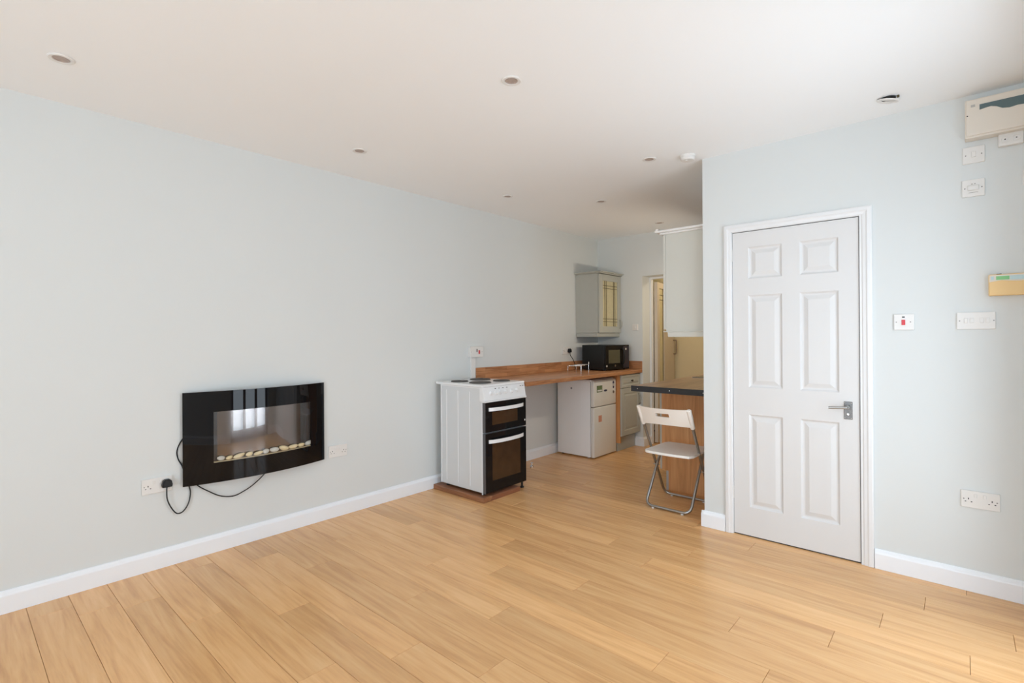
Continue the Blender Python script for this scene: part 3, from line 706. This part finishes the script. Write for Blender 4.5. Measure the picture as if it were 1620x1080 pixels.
# ------------------------------------------------------------------ fridge
fr = thing('fridge_freezer', 'small white two-door fridge freezer under the worktop', 'fridge', (.27, 4.83, 0))
GY0, GY1 = 4.600, 5.062
obj('body', B(.045, .478, GY0, GY1, .014, .828, .004, 2), M['fridge'], fr)
obj('top', B(.040, .490, GY0 - .002, GY1 + .002, .8285, .842, .004), M['fridge'], fr)
fd = obj('freezer_door', B(.483, .524, GY0, GY1, .553, .836, .008, 3), M['fridgedoor'], fr, smooth='angle')
rd = obj('fridge_door', B(.483, .524, GY0, GY1, .012, .546, .008, 3), M['fridgedoor'], fr, smooth='angle')
obj('seal', B(.4785, .4825, GY0 + .006, GY1 - .006, .02, .826), mat('door_seal', (.35, .35, .34), .6), fr)
for y in (GY0 + .04, GY1 - .04):
    for x in (.09, .43):
        bm = bmesh.new(); lathe(bm, [(.014, .0005), (.014, .014)], (x, y, 0), 'Z', 12); obj('foot', bm, M['plastic'] if x > .3 else M['black'], fr)
obj('picture', B(.5242, .5255, 4.658, 4.768, .706, .778), M['photo'], fd, label='small dark landscape picture')
obj('picture_caption', B(.5252, .5262, 4.670, 4.758, .716, .732), M['plastic'], fd)
bm = bmesh.new(); lathe(bm, [(1, 0), (1, .0016), (0, .0016)], (0, 0, 0), 'X', 24)
for v in bm.verts: v.co = (v.co.x + .5242, 4.836 + v.co.y * .034, .716 + v.co.z * .011)
obj('badge', bm, M['navy'], fd, label='navy oval badge')
for z, c, r_ in ((.792, 'navy', .018), (.768, 'silversticker', .020), (.742, 'navy', .015), (.688, 'steel', .017)):
    bm = bmesh.new(); lathe(bm, [(r_, .5242), (r_, .5256), (0, .5258)], (0, 5.005, z), 'X', 16); obj('magnet', bm, M[c], fd)
obj('sticker', B(.5242, .5250, 4.690, 4.755, .385, .455), M['sticker'], rd, label='faded salmon sticker')
bm = bmesh.new(); lathe(bm, [(.012, 0), (.012, -.0012), (0, -.0014)], (.235, GY0, .742), 'Y', 16); obj('mark', bm, mat('grey_mark', (.33, .33, .34), .5), fr)

# ------------------------------------------------------------------ grey base unit
bc = thing('base_cabinet', 'grey base unit with one drawer under the worktop end', 'cabinet', (.3, 5.3, 0))
obj('side_panel', B(.03, .566, 5.076, 5.094, .10, .8765), M['orange'], bc, label='orange wood-veneer side panel')
obj('carcass', B(.03, .566, 5.0945, YB - .002, .182, .8765), M['greycab'], bc)
obj('plinth', B(.08, .52, 5.096, YB - .02, .0005, .149), M['greycab'], bc)
def panel_front(bm, x, y0, y1, z0, z1, fr_=.055, th=.019, rec=.006):
    """frame and raised panel door facing +x, front face at x"""
    st = [(0, .003), (.003, 0), (fr_, 0), (fr_ + .006, -rec), (fr_ + .012, -rec), (fr_ + .030, -.001)]
    rings = []
    for i_, d in st: rings.append([bm.verts.new((x - d if i_ == 0 else x + d, p, q)) for p, q in ((y0 + i_, z0 + i_), (y1 - i_, z0 + i_), (y1 - i_, z1 - i_), (y0 + i_, z1 - i_))])
    bk = [bm.verts.new((x - th, p, q)) for p, q in ((y0, z0), (y1, z0), (y1, z1), (y0, z1))]
    rings.insert(0, bk)
    for a, b in zip(rings, rings[1:]):
        for q in range(4): bm.faces.new((a[q], a[(q + 1) % 4], b[(q + 1) % 4], b[q]))
    bm.faces.new(rings[-1]); bm.faces.new(bk[::-1]); return bm
dr = obj('drawer_front', panel_front(bmesh.new(), .587, 5.078, YB - .012, .722, .870, .028), M['greycab'], bc)
bm = bmesh.new(); lathe(bm, [(.006, 0), (.006, .012), (.013, .018), (.013, .022), (.008, .026), (0, .026)], (.587, 5.30, .797), 'X', 16); obj('knob', bm, mat('bronze_knob', (.10, .08, .06), .35, .8), dr, smooth='angle')
dd = obj('door', panel_front(bmesh.new(), .587, 5.078, YB - .012, .178, .716, .060), M['greycab'], bc)
bm = bmesh.new(); tube(bm, fillet([(.587, 5.475, .50), (.612, 5.475, .52), (.616, 5.475, .57), (.612, 5.475, .62), (.587, 5.475, .64)], .02), .006, 8); obj('handle', bm, mat('pewter', (.30, .30, .27), .4, .6), dd, smooth='angle')

# ------------------------------------------------------------------ grey glazed wall unit
wc = thing('wall_cabinet', 'grey wall unit with leaded glass door above the microwave', 'cabinet', (.15, 5.27, 1.33))
WCY = 5.035
bm = bmesh.new()
box(bm, .002, .310, WCY, WCY + .018, 1.352, 2.040); box(bm, .002, .310, YB - .020, YB - .002, 1.352, 2.040)
box(bm, .002, .310, WCY + .018, YB - .020, 1.352, 1.370); box(bm, .002, .310, WCY + .018, YB - .020, 2.022, 2.040)
obj('carcass', bm, M['greycab'], wc)
obj('back_panel', B(.002, .008, WCY + .018, YB - .020, 1.370, 2.022), M['cabin'], wc, label='cream inside back')
obj('shelf', B(.009, .285, WCY + .019, YB - .021, 1.685, 1.701), M['cabin'], wc)
y0, y1, z0, z1, s_ = WCY + .001, YB - .006, 1.352, 2.036, .075
bm = bmesh.new(); box(bm, .312, .332, y0, y0 + s_, z0, z1, .002); box(bm, .312, .332, y1 - s_, y1, z0, z1, .002); box(bm, .312, .332, y0 + s_, y1 - s_, z0, z0 + s_, .002); box(bm, .312, .332, y0 + s_, y1 - s_, z1 - s_, z1, .002)
wd = obj('door', bm, M['greycab'], wc)
obj('glass_pane', B(.320, .323, y0 + s_, y1 - s_, z0 + s_, z1 - s_), M['leadglass'], wd)
gy0, gy1, gz0, gz1 = y0 + s_, y1 - s_, z0 + s_, z1 - s_; bm = bmesh.new(); q_ = .0028
for yy in (gy0 + .055, gy0 + .088, gy1 - .088, gy1 - .055): box(bm, .323, .327, yy - q_, yy + q_, gz0, gz1)
for zz in (gz0 + .055, gz0 + .088, gz1 - .088, gz1 - .055): box(bm, .323, .3265, gy0, gy1, zz - q_, zz + q_)
obj('leading', bm, M['lead'], wd, label='dark leading strips')
bm = bmesh.new(); tube(bm, fillet([(.332, y1 - .03, 1.40), (.357, y1 - .03, 1.42), (.360, y1 - .03, 1.455), (.357, y1 - .03, 1.49), (.332, y1 - .03, 1.51)], .02), .006, 8); obj('handle', bm, M['greycab'], wd, smooth='angle')
bm = bmesh.new(); prism(bm, [(WCY - .004, 2.041), (YB - .002, 2.041), (YB - .002, 2.064), (WCY - .034, 2.064), (WCY - .034, 2.056)], .002, .35, 'YZ')
box(bm, .34, .372, WCY - .034, YB - .002, 2.054, 2.064); box(bm, .30, .345, WCY - .02, YB - .002, 2.042, 2.056)
obj('cornice', bm, M['greycab'], wc)
bm = bmesh.new(); box(bm, .002, .305, WCY + .004, WCY + .024, 1.303, 1.351, .006, 2); box(bm, .290, .310, WCY + .024, YB - .002, 1.303, 1.351, .006, 2)
obj('pelmet', bm, M['greycab'], wc)

# ------------------------------------------------------------------ microwave, turned a little
ang = R(-8)
mw = thing('microwave', 'black microwave oven in the corner of the worktop', 'microwave', (.437, 4.985, .915), rz=ang)
# local frame: +x front, y to the right along the front; origin at front left corner
WD, DP, HH, Z0 = .44, .355, .283, .010
obj('body', B(-DP, -.022, .003, WD - .003, Z0, Z0 + HH, .004), M['mwside'], mw, local=True)
obj('front_frame', B(-.0215, 0, 0, WD, Z0, Z0 + HH, .004), M['ovenglass'], mw, local=True)
obj('window', B(-.001, .0012, .055, .265, Z0 + .075, Z0 + HH - .055, .0005), M['mwwin'], mw, local=True, label='olive tinted mesh window')
obj('control_panel', B(-.001, .0014, .325, WD - .006, Z0 + .015, Z0 + HH - .015, .0005), mat('mw_panel', (.035, .032, .045), .2), mw, local=True)
bm = bmesh.new(); tube(bm, fillet([(0, .305, Z0 + .05), (.028, .305, Z0 + .075), (.034, .305, Z0 + .145), (.028, .305, Z0 + .22), (0, .305, Z0 + .245)], .05), .008, 10); obj('handle', bm, M['black'], mw, local=True, smooth='angle')
bm = bmesh.new(); lathe(bm, [(.013, .0014), (.013, .004), (0, .004)], (0, .372, Z0 + .235), 'X', 18); obj('dial', bm, M['silversticker'], mw, local=True)
for y_, c in ((.022, 'silversticker'), (.175, 'steel')):
    bm = bmesh.new(); lathe(bm, [(.012, .0002), (.012, .0016), (0, .0016)], (0, y_, Z0 + .045), 'X', 14); obj('sticker', bm, M[c], mw, local=True)
for x_ in (-.30, -.05):
    for y_ in (.04, WD - .04):
        bm = bmesh.new(); lathe(bm, [(.012, .0008), (.012, .0112)], (x_, y_, 0), 'Z', 10); obj('foot', bm, M['black'], mw, local=True)

# ------------------------------------------------------------------ wire rack on the worktop
wr = thing('wire_rack', 'low chrome wire rack standing on the worktop before microwave', 'rack', (.38, 4.52, .915))
A_, B_, C_, D_ = (.375, 4.34), (.485, 4.42), (.385, 4.72), (.275, 4.64)
zt = 1.002
bm = bmesh.new(); tube(bm, fillet([(*A_, zt), (*B_, zt), (*C_, zt), (*D_, zt), (*A_, zt)], .01), .003, 8)
for i in range(1, 7):
    f_ = i / 7; p = [A_[k] + (D_[k] - A_[k]) * f_ for k in (0, 1)]; q = [B_[k] + (C_[k] - B_[k]) * f_ for k in (0, 1)]; tube(bm, [(*p, zt), (*q, zt)], .0018, 6)
obj('rack_top', bm, M['chrome'], wr, smooth=True)
for P_ in (A_, B_, C_, D_):
    bm = bmesh.new(); tube(bm, [(*P_, .9155), (*P_, zt)], .0026, 8); obj('leg', bm, M['chrome'], wr, smooth='angle')
bm = bmesh.new(); tube(bm, [(*C_, zt), (*C_, zt + .028)], .004, 8); obj('end_stop', bm, M['plastic'], wr)

# ------------------------------------------------------------------ white wall unit at the right
rw = thing('wall_cabinet', 'tall white wall unit at the corner above the breakfast bar', 'cabinet', (1.96, 4.2, 1.33))
RY = 3.555
obj('carcass', B(1.818, XP - .002, RY, 4.60, 1.345, 2.070), M['whitecab'], rw)
for k in range(2): obj('door', B(1.797, 1.816, RY + .001 + k * .515, RY + .513 + k * .515, 1.358, 2.060, .002), M['whitecab'], rw)
bm = bmesh.new()
prism(bm, [(1.822, 1.352), (1.822, 1.344), (1.832, 1.336), (1.836, 1.318), (1.840, 1.303), (XP - .002, 1.303), (XP - .002, 1.352)], RY - .008, RY + .012, 'XZ')
box(bm, 1.824, 1.842, RY + .012, 4.60, 1.303, 1.3445, .003)
box(bm, 1.80, XP - .002, RY - .012, RY - .004, 1.338, 1.346, .002)
obj('pelmet', bm, M['whitecab'], rw)
bm = bmesh.new(); box(bm, 1.748, XP - .002, RY - .035, RY + .3, 2.074, 2.090, .004, 2); box(bm, 1.775, XP - .002, RY - .012, 4.60, 2.0605, 2.0745, .003)
box(bm, 1.748, 1.80, RY + .3, 4.60, 2.074, 2.090, .004)
obj('cornice', bm, M['plastic'], rw)
obj('cornice_block', B(1.752, 1.775, RY - .030, RY + .01, 2.0905, 2.104, .003), M['plastic'], rw)

# made-up hood with an added fill lamp, unseen behind the wall unit
eh = thing('added_hood', 'made-up steel hood over the hob, unseen behind the white wall unit, holds a fill lamp', 'hood', (1.9, 4.93, 1.60))
obj('body', B(1.64, XP - .002, 4.64, 5.22, 1.60, 1.66, .004), M['steel'], eh)
obj('chimney', B(1.86, XP - .002, 4.80, 5.06, 1.6605, 2.40, .002), M['steel'], eh)
bm = bmesh.new(); lathe(bm, [(.035, 1.5995), (.035, 1.592), (0, 1.592)], (1.86, 4.93, 0), 'Z', 20); obj('added_lens', bm, M['plastic'], eh)
l = bpy.data.lights.new('kitchen_fill_light', 'AREA'); l.shape = 'RECTANGLE'; l.size = .05; l.size_y = .52; l.energy = 9.5; l.color = (1, .88, .72)   # added warm fill to brighten the kitchen, at the hood's front edge
lo = bpy.data.objects.new('kitchen_fill_light', l); COL.objects.link(lo); lo.location = (1.634, 4.93, 1.63); lo.rotation_euler = (0, R(82), 0)

# ------------------------------------------------------------------ breakfast bar and the units below
EY = 4.092
bb = thing('breakfast_bar', 'wooden breakfast bar worktop with a black edge strip', 'worktop', (1.8, 4.4, .877))
obj('bar_top', B(1.478, XP - .002, 3.654, 5.45, .877, .9155, .001), M['bar'], bb)
es = obj('edge_strip', B(1.476, XP - .002, 3.650, 3.6535, .872, .917, .001), M['strip'], bb, label='black edge strip')
for x in (1.532, 1.796, 2.053):
    bm = bmesh.new(); lathe(bm, [(.0035, 0), (.0035, -.001), (0, -.0018)], (x, 3.650, .895), 'Y', 10); obj('screw', bm, M['chrome'], es)
bu = thing('base_cabinet', 'beech end panel base unit below the breakfast bar', 'cabinet', (1.8, 4.7, 0))
bm = bmesh.new(); prism(bm, [(1.527, .8765), (XP - .002, .8765), (XP - .002, .0005), (1.584, .0005), (1.584, .166), (1.527, .166)], EY, EY + .018, 'XZ'); obj('end_panel', bm, M['pine'], bu, label='beech-look end panel with toe notch')
obj('carcass', B(1.530, XP - .002, EY + .019, 5.4, .170, .8765), M['whitecab'], bu)
obj('plinth', B(1.564, 1.5835, EY + .002, 5.4, .0005, .164), mat('silver_plinth', (.42, .42, .42), .4), bu)
for k in range(2): obj('door', B(1.508, 1.528, EY + .002 + k * .6, EY + .598 + k * .6, .172, .870, .002), M['greycab'], bu)
hb = thing('ceramic_hob', 'black glass hob with pale rim on the breakfast bar top', 'hob', (1.82, 4.93, .9157))
obj('rim', B(1.556, 2.085, 4.665, 5.185, .9157, .920, .001), mat('hob_rim', (.62, .58, .50), .3), hb)
obj('glass_top', B(1.562, 2.079, 4.671, 5.179, .9201, .9235), M['ovenglass'], hb)

# ------------------------------------------------------------------ folding chair
ch = thing('folding_chair', 'cream plastic folding chair with grey tube frame at the breakfast bar', 'chair', (1.795, 3.75, 0))
cx = 1.800; r_ = .0105
hw = .192
def bt(z):   # back tube: leaning away from the bar
    return 3.535 + (0.765 - z) / .765 * (3.972 - 3.535)
bm = bmesh.new()
pts = [(cx - hw, bt(.765), .765), (cx - hw, bt(.011), .0155), (cx + hw, bt(.011), .0155), (cx + hw, bt(.765), .765)]
tube(bm, fillet(pts, .065, 8), r_, 12); obj('back_frame', bm, M['steel'], ch, smooth='angle')
hw2 = hw - .024
bm = bmesh.new()
ft = lambda z: 3.592 + (z / .42) * (3.875 - 3.592)
pts = [(cx - hw2, ft(.42), .42), (cx - hw2 - .008, ft(0), .0155), (cx + hw2 + .008, ft(0), .0155), (cx + hw2, ft(.42), .42)]
tube(bm, fillet(pts, .065, 8), r_, 12); obj('front_frame', bm, M['steel'], ch, smooth='angle')
for x_, y_ in ((cx - .115, ft(0)), (cx + .115, ft(0)), (cx - .13, bt(.011)), (cx + .13, bt(.011))):
    bm = bmesh.new(); lathe(bm, [(.011, .0003), (.011, .010)], (x_, y_, 0), 'Z', 12); obj('foot', bm, M['rubber'], ch)
# backrest: curved slab with a slot, wrapping the tubes
bm = bmesh.new(); N_ = 24; zs_ = [.650, .657, .665, .713, .740, .768, .776]
def bpt(s, z, k):
    x = cx + s * (hw + .016); lean = bt(z) - .002
    curve = -.035 * (1 - s * s)          # middle bows towards the camera
    taper = 1 + (z - .71) * .06
    return (cx + (x - cx) * taper, lean + curve * 1.0 + (.010 if k else -.010) + .004, z + .010 * (s * s) * (1 if z > .7 else -1) * .6)
ss = [-1 + 2 * i / N_ for i in range(N_ + 1)]; vv = {}
for i, s in enumerate(ss):
    for j, z in enumerate(zs_):
        for k in (0, 1): vv[i, j, k] = bm.verts.new(bpt(s, z, k))
def sol(i, j): return 0 <= i < N_ and 0 <= j < len(zs_) - 1 and not (j == 3 and 9 <= i <= 14)
for i in range(N_):
    for j in range(len(zs_) - 1):
        if not sol(i, j): continue
        for k in (0, 1): bm.faces.new((vv[i, j, k], vv[i + 1, j, k], vv[i + 1, j + 1, k], vv[i, j + 1, k]))
        if not sol(i - 1, j): bm.faces.new((vv[i, j, 0], vv[i, j + 1, 0], vv[i, j + 1, 1], vv[i, j, 1]))
        if not sol(i + 1, j): bm.faces.new((vv[i + 1, j, 0], vv[i + 1, j + 1, 0], vv[i + 1, j + 1, 1], vv[i + 1, j, 1]))
        if not sol(i, j - 1): bm.faces.new((vv[i, j, 0], vv[i + 1, j, 0], vv[i + 1, j, 1], vv[i, j, 1]))
        if not sol(i, j + 1): bm.faces.new((vv[i, j + 1, 0], vv[i + 1, j + 1, 0], vv[i + 1, j + 1, 1], vv[i, j + 1, 1]))
br_ = obj('backrest', bm, M['chairplastic'], ch, smooth='angle', label='cream backrest with hand slot')
for s in (-1, 1):
    bm = bmesh.new(); tube(bm, [(cx + s * hw, bt(.638), .638), (cx + s * (hw + .002), bt(.700), .70), (cx + s * (hw + .002), bt(.777), .777)], .0165, 14); obj('tube_sleeve', bm, M['chairplastic'], br_, smooth='angle')
# seat
bm = bmesh.new(); ny, nx = 10, 12; g = {}
for i in range(nx + 1):
    for j in range(ny + 1):
        s = -1 + 2 * i / nx; t_ = j / ny
        y = 3.560 + .405 * t_ - (1 - s * s) * .018 * (1 - t_) + (1 - s * s) * .012 * t_; x = cx + .012 + s * (.192 - .008 * t_ - (.02 if j in (0, ny) and abs(s) > .99 else 0))
        d = -.007 * (1 - s ** 4) * math.sin(math.pi * t_) ** .5
        g[i, j, 0] = bm.verts.new((x, y, .442 + d)); g[i, j, 1] = bm.verts.new((x, y, .424 + d * .5))
for i in range(nx):
    for j in range(ny):
        for k in (0, 1): bm.faces.new((g[i, j, k], g[i + 1, j, k], g[i + 1, j + 1, k], g[i, j + 1, k]))
for i in range(nx):
    for j in (0, ny): bm.faces.new((g[i, j, 0], g[i + 1, j, 0], g[i + 1, j, 1], g[i, j, 1]))
for j in range(ny):
    for i in (0, nx): bm.faces.new((g[i, j, 0], g[i, j + 1, 0], g[i, j + 1, 1], g[i, j, 1]))
bmesh.ops.recalc_face_normals(bm, faces=bm.faces)
bmesh.ops.bevel(bm, geom=[e for e in bm.edges if e.calc_face_angle(0) > R(60)], offset=.004, segments=2, affect='EDGES')
obj('seat', bm, M['chairplastic'], ch, smooth='angle')
for s in (-1, 1):
    bm = bmesh.new(); zc = .285; tube(bm, [(cx + s * (hw2 - .012), 3.79, zc), (cx + s * (hw + .012), 3.79, zc)], .004, 8); obj('pivot', bm, M['steel'], ch)
